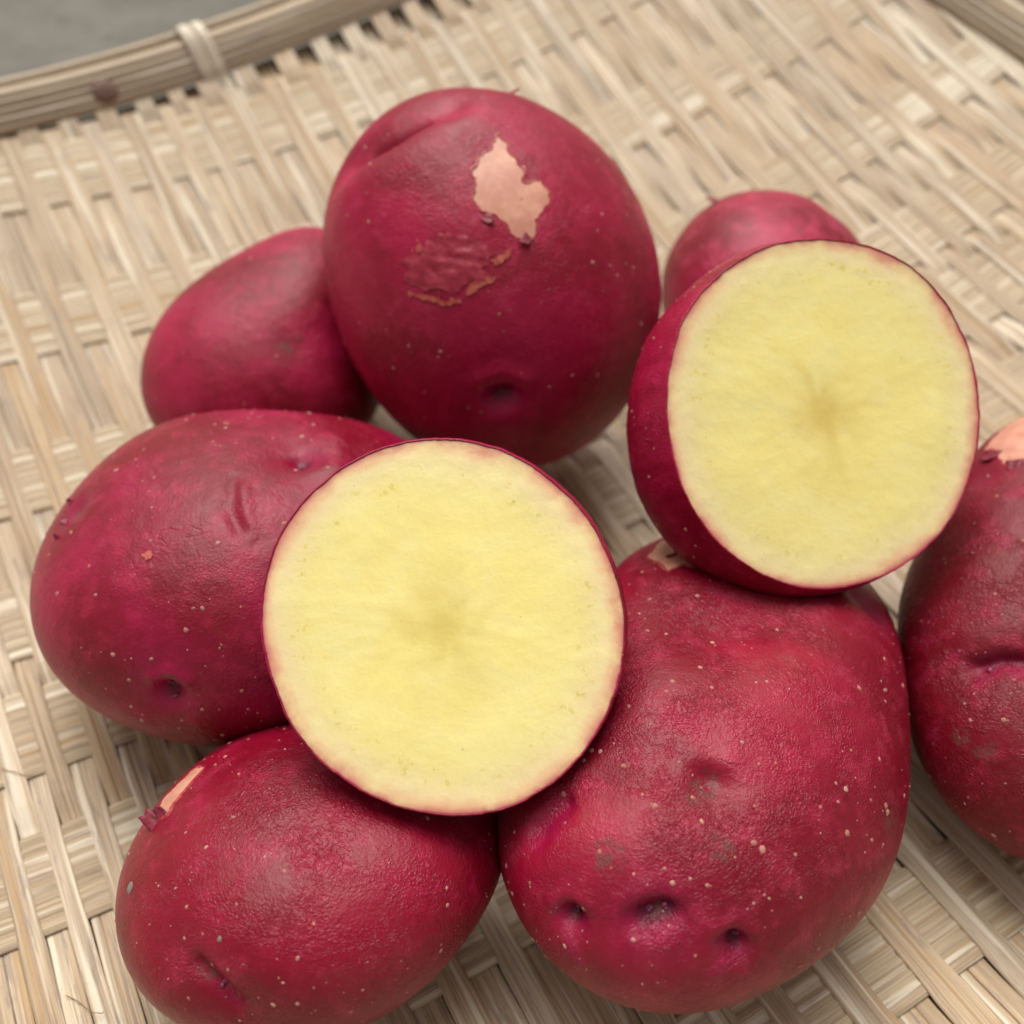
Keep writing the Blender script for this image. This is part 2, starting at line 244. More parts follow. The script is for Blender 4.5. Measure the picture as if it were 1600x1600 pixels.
# ------------------------------------------------------------------ materials
def skin_material(name, base=(0.2877, 0.0029, 0.0294), deep=(0.1810, 0.0010, 0.0130), pale=(0.42, 0.016, 0.070),
                  russet=0.35, leather=0.35, wrinkle=0.2, wrinkle_scale=0.16, rough=0.40):
    m = Nodes(name)
    v = m.coords_mm()
    big = m.noise(v, 0.045, 3.0, 0.55)
    mid = m.noise(v, 0.22, 4.0, 0.6)
    fine = m.noise(v, 1.4, 4.0, 0.65)
    col = m.mix(m.step(big, 0.38, 0.66), deep, base)
    col = m.mix(m.math('MULTIPLY', m.step(mid, 0.46, 0.74), 0.55), col, pale)
    # fine mottling of the skin
    col = m.mix(m.math('MULTIPLY', m.step(fine, 0.35, 0.75), 0.32), col, deep)
    # thin brownish russeting, broken up by finer noise
    ru = m.math('MULTIPLY', m.step(m.noise(v, 0.075, 4.0, 0.62), 0.50, 0.74), m.step(m.noise(v, 1.1, 3.0, 0.7), 0.38, 0.66))
    col = m.mix(m.math('MULTIPLY', ru, russet), col, (0.215, 0.045, 0.032))
    # pale grey scurf specks
    sp = m.math('MULTIPLY', m.step(m.noise(v, 2.6, 2.0, 0.6), 0.66, 0.74), m.step(m.noise(v, 0.13, 2.0, 0.5), 0.48, 0.70))
    col = m.mix(m.math('MULTIPLY', sp, 0.60), col, (0.40, 0.16, 0.14))
    # eyes: magenta to violet flush, dark core; scars: grey-brown
    eye = m.attr('eye')
    col = m.mix(m.math('MULTIPLY', m.step(eye, 0.04, 0.65), 0.36), col, (0.33, 0.008, 0.080))
    col = m.mix(m.math('MULTIPLY', m.step(eye, 0.70, 1.0), 0.75), col, (0.055, 0.003, 0.017))
    scar = m.math('MULTIPLY', m.attr('scar'), m.step(m.noise(v, 0.75, 4.0, 0.7), 0.30, 0.66))
    col = m.mix(m.math('MULTIPLY', m.step(scar, 0.12, 0.70), 0.72), col, (0.125, 0.042, 0.034))
    m.put(m.p.inputs['Base Color'], col)
    rg = m.math('ADD', rough - 0.13, m.math('MULTIPLY', fine, 0.22))
    rg = m.math('ADD', rg, m.math('MULTIPLY', ru, 0.14))
    m.put(m.p.inputs['Roughness'], rg)
    m.p.inputs['Specular IOR Level'].default_value = 0.33
    # relief: leathery cells, sparse wrinkles, slow unevenness
    warp = m.vmath('ADD', v, m.vmath('SCALE', m.n('ShaderNodeTexNoise').outputs['Color'], (0, 0, 0)))
    wn_ = warp.node.inputs[1].links[0].from_node
    wn_.inputs['Scale'].default_value = 3.2
    src = wn_.inputs[0].links[0].from_node
    m.put(src.inputs['Vector'], v)
    src.inputs['Scale'].default_value = 0.42
    cells = m.voro(warp, 1.5, 'DISTANCE_TO_EDGE').outputs['Distance']
    cellh = m.math('MULTIPLY', m.step(cells, 0.0, 0.32), m.step(m.noise(v, 0.11, 2.0, 0.5), 0.36, 0.62))
    wn1 = m.noise(warp, wrinkle_scale, 3.0, 0.55, 0.6)
    wr = m.math('ABSOLUTE', m.math('SUBTRACT', wn1, 0.5))
    wrm = m.step(m.noise(v, 0.07, 2.0, 0.5), 0.44, 0.62)
    wrh = m.math('MULTIPLY', m.step(wr, 0.0, 0.05), wrm)
    hgt = m.math('ADD', m.math('MULTIPLY', m.noise(v, 0.34, 2.0, 0.5), 0.21), m.math('MULTIPLY', wrh, wrinkle * 0.35))
    hgt = m.math('ADD', hgt, m.math('MULTIPLY', cellh, leather * 0.20))
    hgt = m.math('ADD', hgt, m.math('MULTIPLY', m.noise(v, 1.9, 3.0, 0.70), 0.13))
    m.put(m.p.inputs['Normal'], m.bump(hgt, 1.0, 0.001))
    return m.m


def flesh_material(name, centre):
    m = Nodes(name)
    v = m.coords_mm()
    edge = m.attr('edge_mm')
    rad = m.attr('rad')
    wob = m.math('MULTIPLY', m.math('SUBTRACT', m.noise(v, 0.5, 4.0, 0.6), 0.5), 1.5)
    wide = m.math('MULTIPLY', m.math('SUBTRACT', m.noise(v, 0.06, 2.0, 0.5), 0.5), 5.0)
    e = m.math('ADD', edge, m.math('MULTIPLY', m.math('ADD', wob, wide), m.step(edge, 0.35, 2.2)))
    e = m.math('DIVIDE', e, 16.0, clamp=True)
    yellow = (0.85, 0.735, 0.265)
    col = m.ramp(e, [(0.0, (0.20, 0.006, 0.035)), (0.020, (0.30, 0.016, 0.055)), (0.034, (0.60, 0.20, 0.16)), (0.085, (0.76, 0.47, 0.28)), (0.17, (0.81, 0.655, 0.36)),
                     (0.30, (0.82, 0.71, 0.36)), (0.50, (0.835, 0.73, 0.29)), (1.0, yellow)])
    # vascular ring: short olive-yellow specks
    ring = m.math('MULTIPLY', m.step(edge, 3.4, 5.0), m.math('SUBTRACT', 1.0, m.step(edge, 6.6, 9.0)))
    spk = m.math('ADD', m.step(m.noise(v, 0.60, 3.0, 0.65), 0.585, 0.68), 0.16)
    col = m.mix(m.math('MULTIPLY', m.math('MULTIPLY', ring, spk), 0.62), col, (0.68, 0.54, 0.10))
    # soft clouding
    cl = m.noise(v, 0.13, 4.0, 0.6)
    col = m.mix(m.math('MULTIPLY', m.step(cl, 0.42, 0.66), 0.50), col, (0.85, 0.775, 0.37))
    # darker, glassier pith in the middle with arms
    star = m.attr('pith')
    st = m.math('MULTIPLY', star, m.math('ADD', 0.55, m.math('MULTIPLY', m.noise(v, 0.25, 4.0, 0.6), 0.9)))
    col = m.mix(m.math('MULTIPLY', m.step(st, 0.05, 0.85), 0.72), col, centre)
    # rare brown nicks
    nk = m.math('MULTIPLY', m.step(m.noise(v, 1.3, 1.0, 0.5), 0.78, 0.82), 0.5)
    col = m.mix(nk, col, (0.45, 0.25, 0.06))
    m.put(m.p.inputs['Base Color'], col)
    grain = m.noise(v, 1.5, 3.0, 0.6)
    m.put(m.p.inputs['Roughness'], m.math('ADD', 0.20, m.math('MULTIPLY', grain, 0.24)))
    m.p.inputs['Specular IOR Level'].default_value = 0.5
    m.p.inputs['Subsurface Weight'].default_value = 0.35
    m.p.inputs['Subsurface Radius'].default_value = (1.0, 0.75, 0.3)
    m.p.inputs['Subsurface Scale'].default_value = 0.0022
    hgt = m.math('ADD', m.math('MULTIPLY', m.noise(v, 0.28, 2.0, 0.55), 0.15), m.math('MULTIPLY', grain, 0.05))
    drag = m.noise(m.vmath('MULTIPLY', v, (0.05, 0.75, 0.75)), 1.0, 2.0, 0.5)
    hgt = m.math('ADD', hgt, m.math('MULTIPLY', drag, 0.006))
    m.put(m.p.inputs['Normal'], m.bump(hgt, 1.0, 0.001))
    return m.m


def plain_material(name, a, b, scale=0.6, rough=0.6, bump=0.3, spec=0.4):
    m = Nodes(name)
    v = m.coords_mm()
    n1 = m.noise(v, scale, 4.0, 0.62)
    m.put(m.p.inputs['Base Color'], m.mix(m.step(n1, 0.32, 0.70), a, b))
    m.p.inputs['Roughness'].default_value = rough
    m.p.inputs['Specular IOR Level'].default_value = spec
    m.put(m.p.inputs['Normal'], m.bump(m.noise(v, scale * 3, 3.0, 0.6), bump, 0.0002))
    return m.m


def bamboo_material(name, tones, rib=0.0, rib_mm=2.2, stain=0.5, fibre=1.0):
    """UV: x = across the strip in mm, y = along the strip in mm; every strip gets its own tone"""
    m = Nodes(name)
    uv = m.n('ShaderNodeUVMap', uv_map='UVMap').outputs[0]
    rnd_ = m.n('ShaderNodeObjectInfo').outputs['Random']
    off = m.n('ShaderNodeCombineXYZ')
    m.put(off.inputs[0], m.math('MULTIPLY', rnd_, 913.0))
    m.put(off.inputs[1], m.math('MULTIPLY', rnd_, 5171.0))
    p = m.vmath('ADD', uv, off.outputs[0])
    tone = m.ramp(rnd_, [(i / (len(tones) - 1), t) for i, t in enumerate(tones)])
    def stretched(sx, sy):
        return m.vmath('MULTIPLY', p, (sx, sy, 1.0))
    fib = m.noise(stretched(2.2, 0.016), 1.0, 3.0, 0.7)
    fib2 = m.noise(stretched(6.5, 0.030), 1.0, 2.0, 0.6)
    slow = m.noise(stretched(0.45, 0.012), 1.0, 2.0, 0.55)
    blot = m.noise(stretched(0.55, 0.060), 1.0, 4.0, 0.68)
    col = m.mix(m.math('MULTIPLY', m.step(fib, 0.40, 0.60), 0.74), tone, (0.27, 0.19, 0.125), 'MIX')
    col = m.mix(m.math('MULTIPLY', m.step(fib2, 0.50, 0.66), 0.62), col, (0.65, 0.55, 0.405))
    col = m.mix(m.math('MULTIPLY', m.step(slow, 0.54, 0.64), 0.62), col, (0.79, 0.72, 0.585))
    col = m.mix(m.math('MULTIPLY', m.step(blot, 0.54, 0.66), stain), col, (0.25, 0.185, 0.155))
    gold = m.noise(stretched(0.50, 0.010), 1.0, 2.0, 0.5)
    col = m.mix(m.math('MULTIPLY', m.step(gold, 0.57, 0.70), 0.70), col, (0.43, 0.27, 0.125))
    dots = m.step(m.noise(stretched(1.5, 1.1), 1.0, 2.0, 0.6), 0.70, 0.75)
    col = m.mix(m.math('MULTIPLY', dots, 0.55), col, (0.15, 0.10, 0.07))
    m.put(m.p.inputs['Base Color'], col)
    m.put(m.p.inputs['Roughness'], m.math('ADD', 0.42, m.math('MULTIPLY', fib, 0.22)))
    m.p.inputs['Specular IOR Level'].default_value = 0.40
    h = m.math('ADD', m.math('MULTIPLY', fib, 0.75), m.math('MULTIPLY', fib2, 0.35))
    b = m.bump(h, 0.8 * fibre, 0.00035)
    m.put(m.p.inputs['Normal'], b)
    return m.m


def concrete_material():
    m = Nodes('concrete')
    v = m.coords_mm()
    n1 = m.noise(v, 0.012, 5.0, 0.65)
    n2 = m.noise(v, 0.10, 5.0, 0.7)
    col = m.mix(m.step(n1, 0.30, 0.72), (0.105, 0.098, 0.082), (0.175, 0.164, 0.142))
    col = m.mix(m.math('MULTIPLY', m.step(n2, 0.50, 0.70), 0.6), col, (0.075, 0.068, 0.06))
    m.put(m.p.inputs['Base Color'], col)
    m.p.inputs['Roughness'].default_value = 0.88
    m.put(m.p.inputs['Normal'], m.bump(n2, 0.5, 0.001))
    return m.m


M = {}
M['concrete'] = concrete_material()
TONES = [(r * 0.95, g * 0.88, b_ * 0.78) for r, g, b_ in [(0.50, 0.395, 0.275), (0.66, 0.58, 0.465), (0.45, 0.34, 0.225), (0.60, 0.505, 0.38), (0.40, 0.325, 0.255), (0.74, 0.675, 0.575), (0.54, 0.405, 0.265), (0.44, 0.375, 0.30), (0.63, 0.54, 0.415), (0.50, 0.36, 0.215)]]
M['warp'] = bamboo_material('bamboo_warp', TONES, stain=0.62)
M['weft'] = bamboo_material('bamboo_weft', [(0.51, 0.395, 0.25), (0.56, 0.45, 0.305), (0.47, 0.355, 0.22), (0.54, 0.425, 0.275)], stain=0.35, fibre=1.2)
M['hoop'] = bamboo_material('bamboo_hoop', [(0.50, 0.40, 0.285), (0.55, 0.455, 0.335), (0.46, 0.36, 0.25)], stain=0.55, fibre=0.8)
M['binding'] = bamboo_material('binding_bamboo', [(0.80, 0.73, 0.59), (0.84, 0.77, 0.63)], stain=0.15)
M['node'] = plain_material('bamboo_node', (0.14, 0.075, 0.062), (0.22, 0.125, 0.095), 0.4, 0.6)
M['peel'] = plain_material('peeled_flesh', (0.52, 0.215, 0.15), (0.66, 0.335, 0.23), 0.22, 0.42, 0.25, 0.5)
M['sliver'] = plain_material('torn_flesh', (0.34, 0.030, 0.030), (0.50, 0.125, 0.085), 0.9, 0.5, 0.3)
M['flap'] = plain_material('dull_skin_flap', (0.27, 0.010, 0.034), (0.37, 0.034, 0.058), 0.35, 0.45, 0.7)
M['lip'] = plain_material('torn_skin_edge', (0.26, 0.008, 0.026), (0.42, 0.075, 0.065), 0.6, 0.5)
M['flake'] = plain_material('loose_skin', (0.135, 0.007, 0.022), (0.26, 0.022, 0.045), 0.5, 0.45, 0.4)
M['lenticel'] = plain_material('lenticel_cork', (0.31, 0.09, 0.08), (0.48, 0.25, 0.20), 0.25, 0.65)
M['bud'] = plain_material('eye_bud', (0.11, 0.006, 0.035), (0.30, 0.055, 0.115), 0.9, 0.35, 0.4)
M['dirt'] = plain_material('dry_soil', (0.15, 0.12, 0.10), (0.24, 0.20, 0.165), 0.8, 0.85)
M['fibre'] = plain_material('root_fibre', (0.30, 0.17, 0.09), (0.42, 0.27, 0.15), 0.5, 0.6)

# ------------------------------------------------------------------ ground
ground = mesh_obj('ground', [(-30, -30, -0.006), (30, -30, -0.006), (30, 30, -0.006), (-30, 30, -0.006)], [(0, 1, 2, 3)], M['concrete'], smooth=False)
ground['kind'] = 'structure'

# ------------------------------------------------------------------ woven tray
DK, DX, DY = 0.000795, 16.9, 98.3          # shallow dish (mm): z = DK * r^2 about its lowest point
YAW = 0.5125                               # the weave's direction on the ground
RIM_A0, RIM_B0, RIM_A, RIM_B, RIM_N, RIM_TURN = 0.0, 30.0, 237.0, 211.5, 4.4, math.radians(5.0)   # rounded square, in weave coordinates
cy, sy = math.cos(YAW), math.sin(YAW)


def dish(x, y):
    return DK * ((x - DX) ** 2 + (y - DY) ** 2)


def weave_to_world(a, b):
    return DX + cy * a - sy * b, DY + sy * a + cy * b


def rim_inside(a, b, grow=0.0):
    ct, st = math.cos(RIM_TURN), math.sin(RIM_TURN)
    p, q = a - RIM_A0, b - RIM_B0
    p, q = ct * p + st * q, -st * p + ct * q
    return (np.abs(p) / (RIM_A + grow)) ** RIM_N + (np.abs(q) / (RIM_B + grow)) ** RIM_N < 1.0


def rim_path():
    t = np.linspace(0, 2 * math.pi, 7201)
    p = RIM_A * np.sign(np.cos(t)) * np.abs(np.cos(t)) ** (2 / RIM_N)
    q = RIM_B * np.sign(np.sin(t)) * np.abs(np.sin(t)) ** (2 / RIM_N)
    ct, st = math.cos(RIM_TURN), math.sin(RIM_TURN)
    X, Y = weave_to_world(RIM_A0 + ct * p - st * q, RIM_B0 + st * p + ct * q)
    s = np.concatenate([[0], np.cumsum(np.hypot(np.diff(X), np.diff(Y)))])
    u = np.linspace(0, s[-1], 601)
    X, Y = np.interp(u, s, X), np.interp(u, s, Y)
    for _ in range(3):                                            # iron out the sampling
        X[1:-1], Y[1:-1] = (X[:-2] + 2 * X[1:-1] + X[2:]) / 4, (Y[:-2] + 2 * Y[1:-1] + Y[2:]) / 4
    tx, ty = np.gradient(X), np.gradient(Y)
    l = np.hypot(tx, ty)
    return u, X, Y, ty / l, -tx / l


RIM_S, RIM_X, RIM_Y, RIM_NX, RIM_NY = rim_path()
tray = empty('bamboo_tray', (DX * MM, DY * MM, 0.0), 'round woven bamboo tray with a bound rim, carrying all the potatoes', 'tray')
BASE = np.array([DX, DY, 0.0])

# the weft: broad ribbed strips; lower edges measured, spacing uneven as woven by hand
weft_low = [210.5, 162.0, 115.5, 77.5, 49.5, 16.5, -26.5, -70.5, -112.0, -153.0, -193.0][::-1]
weft_w = [21.0, 19.5, 20.5, 20.0, 19.0, 20.5, 20.0, 18.5, 19.0, 20.5, 21.5]
WEFT = [(lo + w / 2, w) for lo, w in zip(weft_low, weft_w)]        # ascending centre, width
NW = len(WEFT)
# the warp: narrow strips lying side by side
P_ = [-103.1, -94.6, -85.2, -75.5, -64.7, -51.9, -40.3, -28.8, -16.3, -6.4, 3.4, 16.4, 31.6]
Q_ = [-106.6, -99.4, -89.8, -80.6, -70.6, -58.2, -46.2, -34.6, -22.4, -11.2, -1.6, 9.6, 24.6]
cent = []
for q, p in zip(Q_, P_):
    cent += [(q, 1), (p, 0)]
x = 38.8
par = 1
while x < 156:
    cent.append((x, par))
    x += 6.0 + rnd.uniform(-0.8, 0.8)
    par = 1 - par
tail = [(158.6, 1), (163.7, 0), (169.1, 1), (173.4, 0), (178.2, 1), (183.0, 0), (189.0, 1), (196.3, 0), (203.6, 1)]
if cent[-1][1] == 1:
    cent.pop()
cent += tail
x, par = 209.8, 0
while x < 262:
    cent.append((x, par))
    x += 5.8 + rnd.uniform(-0.7, 0.7)
    par = 1 - par
x, par = -110.9, 0
left = []
while x > -215:
    left.append((x, par))
    x -= 5.0 + rnd.uniform(-0.6, 0.6)
    par = 1 - par
WARP = left[::-1] + cent
WARP.sort()


def smooth01(t):
    t = np.clip(t, 0, 1)
    return t * t * (3 - 2 * t)


def inside_range(fixed, axis):
    """where a straight strip (a or b fixed, in weave coordinates) lies inside the rim"""
    ts = np.linspace(-330, 330, 2641)
    if axis == 'warp':
        X, Y = weave_to_world(fixed, ts)
    else:
        X, Y = weave_to_world(ts, fixed)
    ok = rim_inside(fixed, ts, 3.0) if axis == 'warp' else rim_inside(ts, fixed, 3.0)
    if ok.sum() < 30:
        return None
    return ts[ok][0], ts[ok][-1]


LIFT = 0.60          # mm, how far a warp rises and dips
for wi, (a, parity) in enumerate(WARP):
    rg = inside_range(a, 'warp')
    if rg is None:
        continue
    lo_n = (WARP[wi - 1][0] + a) / 2 if wi > 0 else a - 2.8
    hi_n = (WARP[wi + 1][0] + a) / 2 if wi + 1 < len(WARP) else a + 2.8
    hw0 = -(a - lo_n) - 0.02 + rnd.uniform(0, 0.07)
    hw1 = (hi_n - a) + 0.02 - rnd.uniform(0, 0.07)
    ts = np.arange(rg[0], rg[1], 2.4)
    # height of the centre line: keys at every weft
    keys_b, keys_h = [], []
    for j, (bc, bw) in enumerate(WEFT):
        under = ((NW - 1 - j) % 2 == 0) == (parity == 0)
        h = -LIFT if under else LIFT
        keys_b += [bc - bw * 0.42, bc + bw * 0.42]
        keys_h += [h, h]
    keys_b = [keys_b[0] - 12] + keys_b + [keys_b[-1] + 12]
    keys_h = [(1.1 if keys_h[0] < 0 else -2.8)] + keys_h + [(1.1 if keys_h[-1] < 0 else -2.8)]
    h = np.empty_like(ts)
    for k, t in enumerate(ts):
        i = int(np.clip(np.searchsorted(keys_b, t) - 1, 0, len(keys_b) - 2))
        u = (t - keys_b[i]) / (keys_b[i + 1] - keys_b[i])
        # the strip stays flat over most of the gap and bends close to the weft's edge
        s = smooth01((u - 0.05) / 0.55) if keys_h[i] < keys_h[i + 1] else smooth01((u - 0.40) / 0.55)
        h[k] = keys_h[i] + (keys_h[i + 1] - keys_h[i]) * s
    over = np.zeros_like(ts)
    for bc, bw in WEFT:
        over = np.maximum(over, np.clip((bw * 0.5 + 1.0 - np.abs(ts - bc)) / 3.0, 0, 1))
    over *= np.clip(h / LIFT, 0, 1)
    # wavering edges
    ph = rnd.uniform(0, 100)
    wob0 = np.array([mnoise.noise((t * 0.020, ph, 0.0)) for t in ts]) * 0.14
    wob1 = np.array([mnoise.noise((t * 0.020, ph + 40, 0.0)) for t in ts]) * 0.14
    tilt = rnd.uniform(-0.12, 0.12)
    th = 0.62
    wfull = hw1 - hw0
    cut = rnd.uniform(0.35, 0.65)
    dep = rnd.choice((0.0, 0.02, 0.05, 0.20, 0.32))               # some strips are partly split along their length
    prof = [(0.0, -th * 0.9), (0.0, -0.17), (0.05, -0.03), (cut * 0.5, 0.06 + rnd.uniform(-0.05, 0.06)), (cut - 0.035, 0.03), (cut, 0.03 - dep), (cut + 0.035, 0.03 + rnd.uniform(-0.08, 0.05)),
            (0.5 + cut * 0.5, 0.06 + rnd.uniform(-0.05, 0.06)), (0.95, -0.03), (1.0, -0.17), (1.0, -th * 0.9)]
    verts, uvs = [], []
    for k, t in enumerate(ts):
        for (s, dz) in prof:
            sq = 1.0 - 0.10 * over[k]
            off = ((hw0 + wob0[k]) * (1 - s) + (hw1 + wob1[k]) * s) * sq
            X, Y = weave_to_world(a + off, t)
            verts.append((X - DX, Y - DY, dish(X, Y) + h[k] + dz + tilt * (s - 0.5) * 2 * 0.6))
            uvs.append((s * wfull, t))
    npf = len(prof)
    faces = []
    for k in range(len(ts) - 1):
        for s in range(npf - 1):
            i = k * npf + s
            faces.append((i, i + 1, i + npf + 1, i + npf))
        faces.append((k * npf + npf - 1, k * npf, (k + 1) * npf, (k + 1) * npf + npf - 1))
    faces.append(tuple(range(npf))[::-1])
    faces.append(tuple((len(ts) - 1) * npf + s for s in range(npf)))
    o = mesh_obj('warp_strip', np.array(verts) * MM, faces, M['warp'], tray, uv=uvs)
    o.data.polygons.foreach_set('use_smooth', np.zeros(len(o.data.polygons), dtype=bool))

for j, (bc, bw) in enumerate(WEFT):
    rg = inside_range(bc, 'weft')
    if rg is None:
        continue
    ts = np.arange(rg[0], rg[1], 2.2)
    nr = rnd.randint(7, 9)                        # ribs
    prof = [(0.0, -0.62), (0.0, -0.22)]
    cuts = np.cumsum([rnd.uniform(0.7, 1.35) for _ in range(nr)])
    cuts = np.concatenate([[0], cuts / cuts[-1]])
    for r in range(nr):
        s0, s1 = cuts[r], cuts[r + 1]
        top = rnd.uniform(0.0, 0.12)
        prof += [(s0 + (s1 - s0) * 0.10, top - 0.24), (s0 + (s1 - s0) * 0.30, top), (s0 + (s1 - s0) * 0.72, top - 0.01), (s0 + (s1 - s0) * 0.92, top - 0.26)]
    prof += [(1.0, -0.22), (1.0, -0.62)]
    verts, uvs = [], []
    centers = np.array([w[0] for w in WARP])
    for t in ts:
        i = int(np.argmin(abs(centers - t)))
        under = ((NW - 1 - j) % 2 == 0) == (WARP[i][1] == 0)         # this warp dips under the weft here
        hh = 0.12 if under else -0.14
        for (s, dz) in prof:
            b = bc - bw / 2 + bw * s + 0.35 * mnoise.noise((t * 0.012, j * 9.0, 3.0))
            X, Y = weave_to_world(t, b)
            verts.append((X - DX, Y - DY, dish(X, Y) + hh + 0.22 + dz - 0.10 * (abs(s - 0.5) * 2) ** 4))
            uvs.append((s * bw, t))
    npf = len(prof)
    faces = []
    for k in range(len(ts) - 1):
        for s in range(npf - 1):
            i = k * npf + s
            faces.append((i, i + npf, i + npf + 1, i + 1))
        faces.append((k * npf + npf - 1, (k + 1) * npf + npf - 1, (k + 1) * npf, k * npf))
    faces.append(tuple(range(npf)))
    faces.append(tuple((len(ts) - 1) * npf + s for s in range(npf))[::-1])
    mesh_obj('weft_strip', np.array(verts) * MM, faces, M['weft'], tray, uv=uvs)


# the rim: an inner and an outer split-bamboo hoop with a filler between, bound at intervals
def hoop(name, prof, mat, seed, grooves=0.0):
    n = len(RIM_S) - 1
    verts, uvs = [], []
    acc = np.concatenate([[0], np.cumsum([math.dist(prof[i], prof[i + 1]) for i in range(len(prof) - 1)])])
    for k in range(n + 1):
        s = RIM_S[k] / RIM_S[-1] * 2 * math.pi
        wx = 0.5 * mnoise.noise((math.cos(s) * 3, math.sin(s) * 3, seed))
        z0 = dish(RIM_X[k], RIM_Y[k])
        for i, (dr, dz) in enumerate(prof):
            verts.append((RIM_X[k] + RIM_NX[k] * (dr + wx) - DX, RIM_Y[k] + RIM_NY[k] * (dr + wx) - DY, z0 + dz + wx * 0.6))
            uvs.append((acc[i], RIM_S[k]))
    m_ = len(prof)
    faces = []
    for k in range(n):
        for i in range(m_):
            i2 = (i + 1) % m_
            a_, b_ = k * m_ + i, k * m_ + i2
            faces.append((a_, b_, b_ + m_, a_ + m_))
    return mesh_obj(name, np.array(verts) * MM, faces, mat, tray, uv=uvs)


def band(r0, r1, z0, z1, lean, ridges, seed):
    """cross-section of a split-bamboo band: inner face with shallow ridges, rounded edges"""
    rr = random.Random(seed)
    pts = [(r0 + 0.5, z0), (r0, z0 + 0.6)]
    for q in range(1, ridges * 2):
        f_ = q / (ridges * 2)
        pts.append((r0 + lean * f_ + (-0.22 if q % 2 else 0.20) * rr.uniform(0.5, 1.2), z0 + (z1 - z0) * f_))
    pts += [(r0 + lean, z1 - 0.6), (r0 + lean + 0.6, z1), (r1 + lean - 0.6, z1), (r1 + lean, z1 - 0.6), (r1, z0 + 0.6), (r1 - 0.5, z0)]
    return pts[::-1]


def slanted(r0, z0, r1, z1, thick, ridges, seed):
    """a split-bamboo band whose ridged inner face leans outwards"""
    rr = random.Random(seed)
    L_ = math.hypot(r1 - r0, z1 - z0)
    ux, uz = (r1 - r0) / L_, (z1 - z0) / L_
    nx, nz = -uz, ux                                   # towards the middle of the tray and up
    pts = [(r0 + 0.15 * ux, z0 + 0.15 * uz - 0.6)]
    for q in range(0, ridges * 3 + 1):
        f_ = q / (ridges * 3)
        d_ = (-0.35 if q % 3 == 0 else rr.uniform(0.35, 0.8)) + 0.5 * math.sin(math.pi * f_)
        pts.append((r0 + ux * L_ * f_ + nx * d_, z0 + uz * L_ * f_ + nz * d_))
    pts += [(r1 + thick * 0.5, z1 - 0.2), (r1 + thick * 0.6, z1 - thick), (r0 + thick * 1.2, z0 - 0.8)]
    return pts[::-1]


hoop_in = hoop('inner_hoop', slanted(-0.6, 1.1, 6.6, 10.2, 2.4, 5, 1), M['hoop'], 1.0)
hoop('rim_filler', band(6.6, 8.2, 2.0, 10.1, 1.0, 1, 4), M['hoop'], 13.0)
hoop('under_hoop', band(-7.0, 9.0, -8.2, -4.8, 0.0, 3, 6), M['hoop'], 21.0)  # underside ring, added below the warps to darken the gaps along the rim
hoop('outer_hoop', band(8.7, 11.0, -4.5, 11.6, 1.2, 4, 3), M['hoop'], 9.0)


def rim_point(s, dr, dz):
    s = s % RIM_S[-1]
    X, Y, nx, ny = (np.interp(s, RIM_S, q) for q in (RIM_X, RIM_Y, RIM_NX, RIM_NY))
    return np.array([X + nx * dr - DX, Y + ny * dr - DY, dish(X, Y) + dz])


def rim_nearest(x_, y_):
    return RIM_S[int(np.argmin(np.hypot(RIM_X - x_, RIM_Y - y_)))]


BIND0 = rim_nearest(-95.0, 315.0)
RIM_R = 1.0
loop_path = [(-1.5, 0.4), (-0.9, 2.8), (0.7, 5.2), (2.7, 8.2), (4.9, 10.9), (7.2, 12.2), (9.8, 12.8), (11.9, 12.2), (12.9, 9.6), (12.4, 2.0), (11.6, -7.0), (9.0, -9.2), (0.0, -9.4), (-7.6, -8.6), (-7.4, -4.0)]
for kb in range(9):
    an0 = BIND0 + kb * RIM_S[-1] / 9
    be = mesh_list = None
    bind = None
    for lp in range(2):
        an1 = an0 + (lp - 0.5) * 4.2
        wid = 3.7 + 0.4 * ((lp * 7 + kb) % 3)
        verts, uvs, faces = [], [], []
        L = len(loop_path)
        fine_path = []
        for i in range(L):
            p0, p1 = loop_path[i], loop_path[(i + 1) % L]
            for s in (0.0, 0.5):
                fine_path.append((p0[0] * (1 - s) + p1[0] * s, p0[1] * (1 - s) + p1[1] * s))
        cxm, czm = 5.2, 3.2
        for i, (dr, dz) in enumerate(fine_path):
            for s, lift in ((-1, -0.30), (-0.8, 0.10), (0, 0.35), (0.8, 0.10), (1, -0.30)):
                k_ = 1.0 + (0.12 * (lp == 1) + lift + 0.2) / 9.0
                an = an1 + s * wid * 0.5 / RIM_R + 2.2 * (dz / 18.0)
                verts.append(rim_point(an, cxm + (dr - cxm) * k_, czm + (dz - czm) * k_))
                uvs.append((s * 1.5, i * 2.6))
        nf = len(fine_path)
        for i in range(nf):
            for s in range(4):
                a_, b_ = i * 5 + s, ((i + 1) % nf) * 5 + s
                faces.append((a_, a_ + 1, b_ + 1, b_))
        ob = mesh_obj('binding', np.array(verts) * MM, faces, M['binding'], tray, uv=uvs)
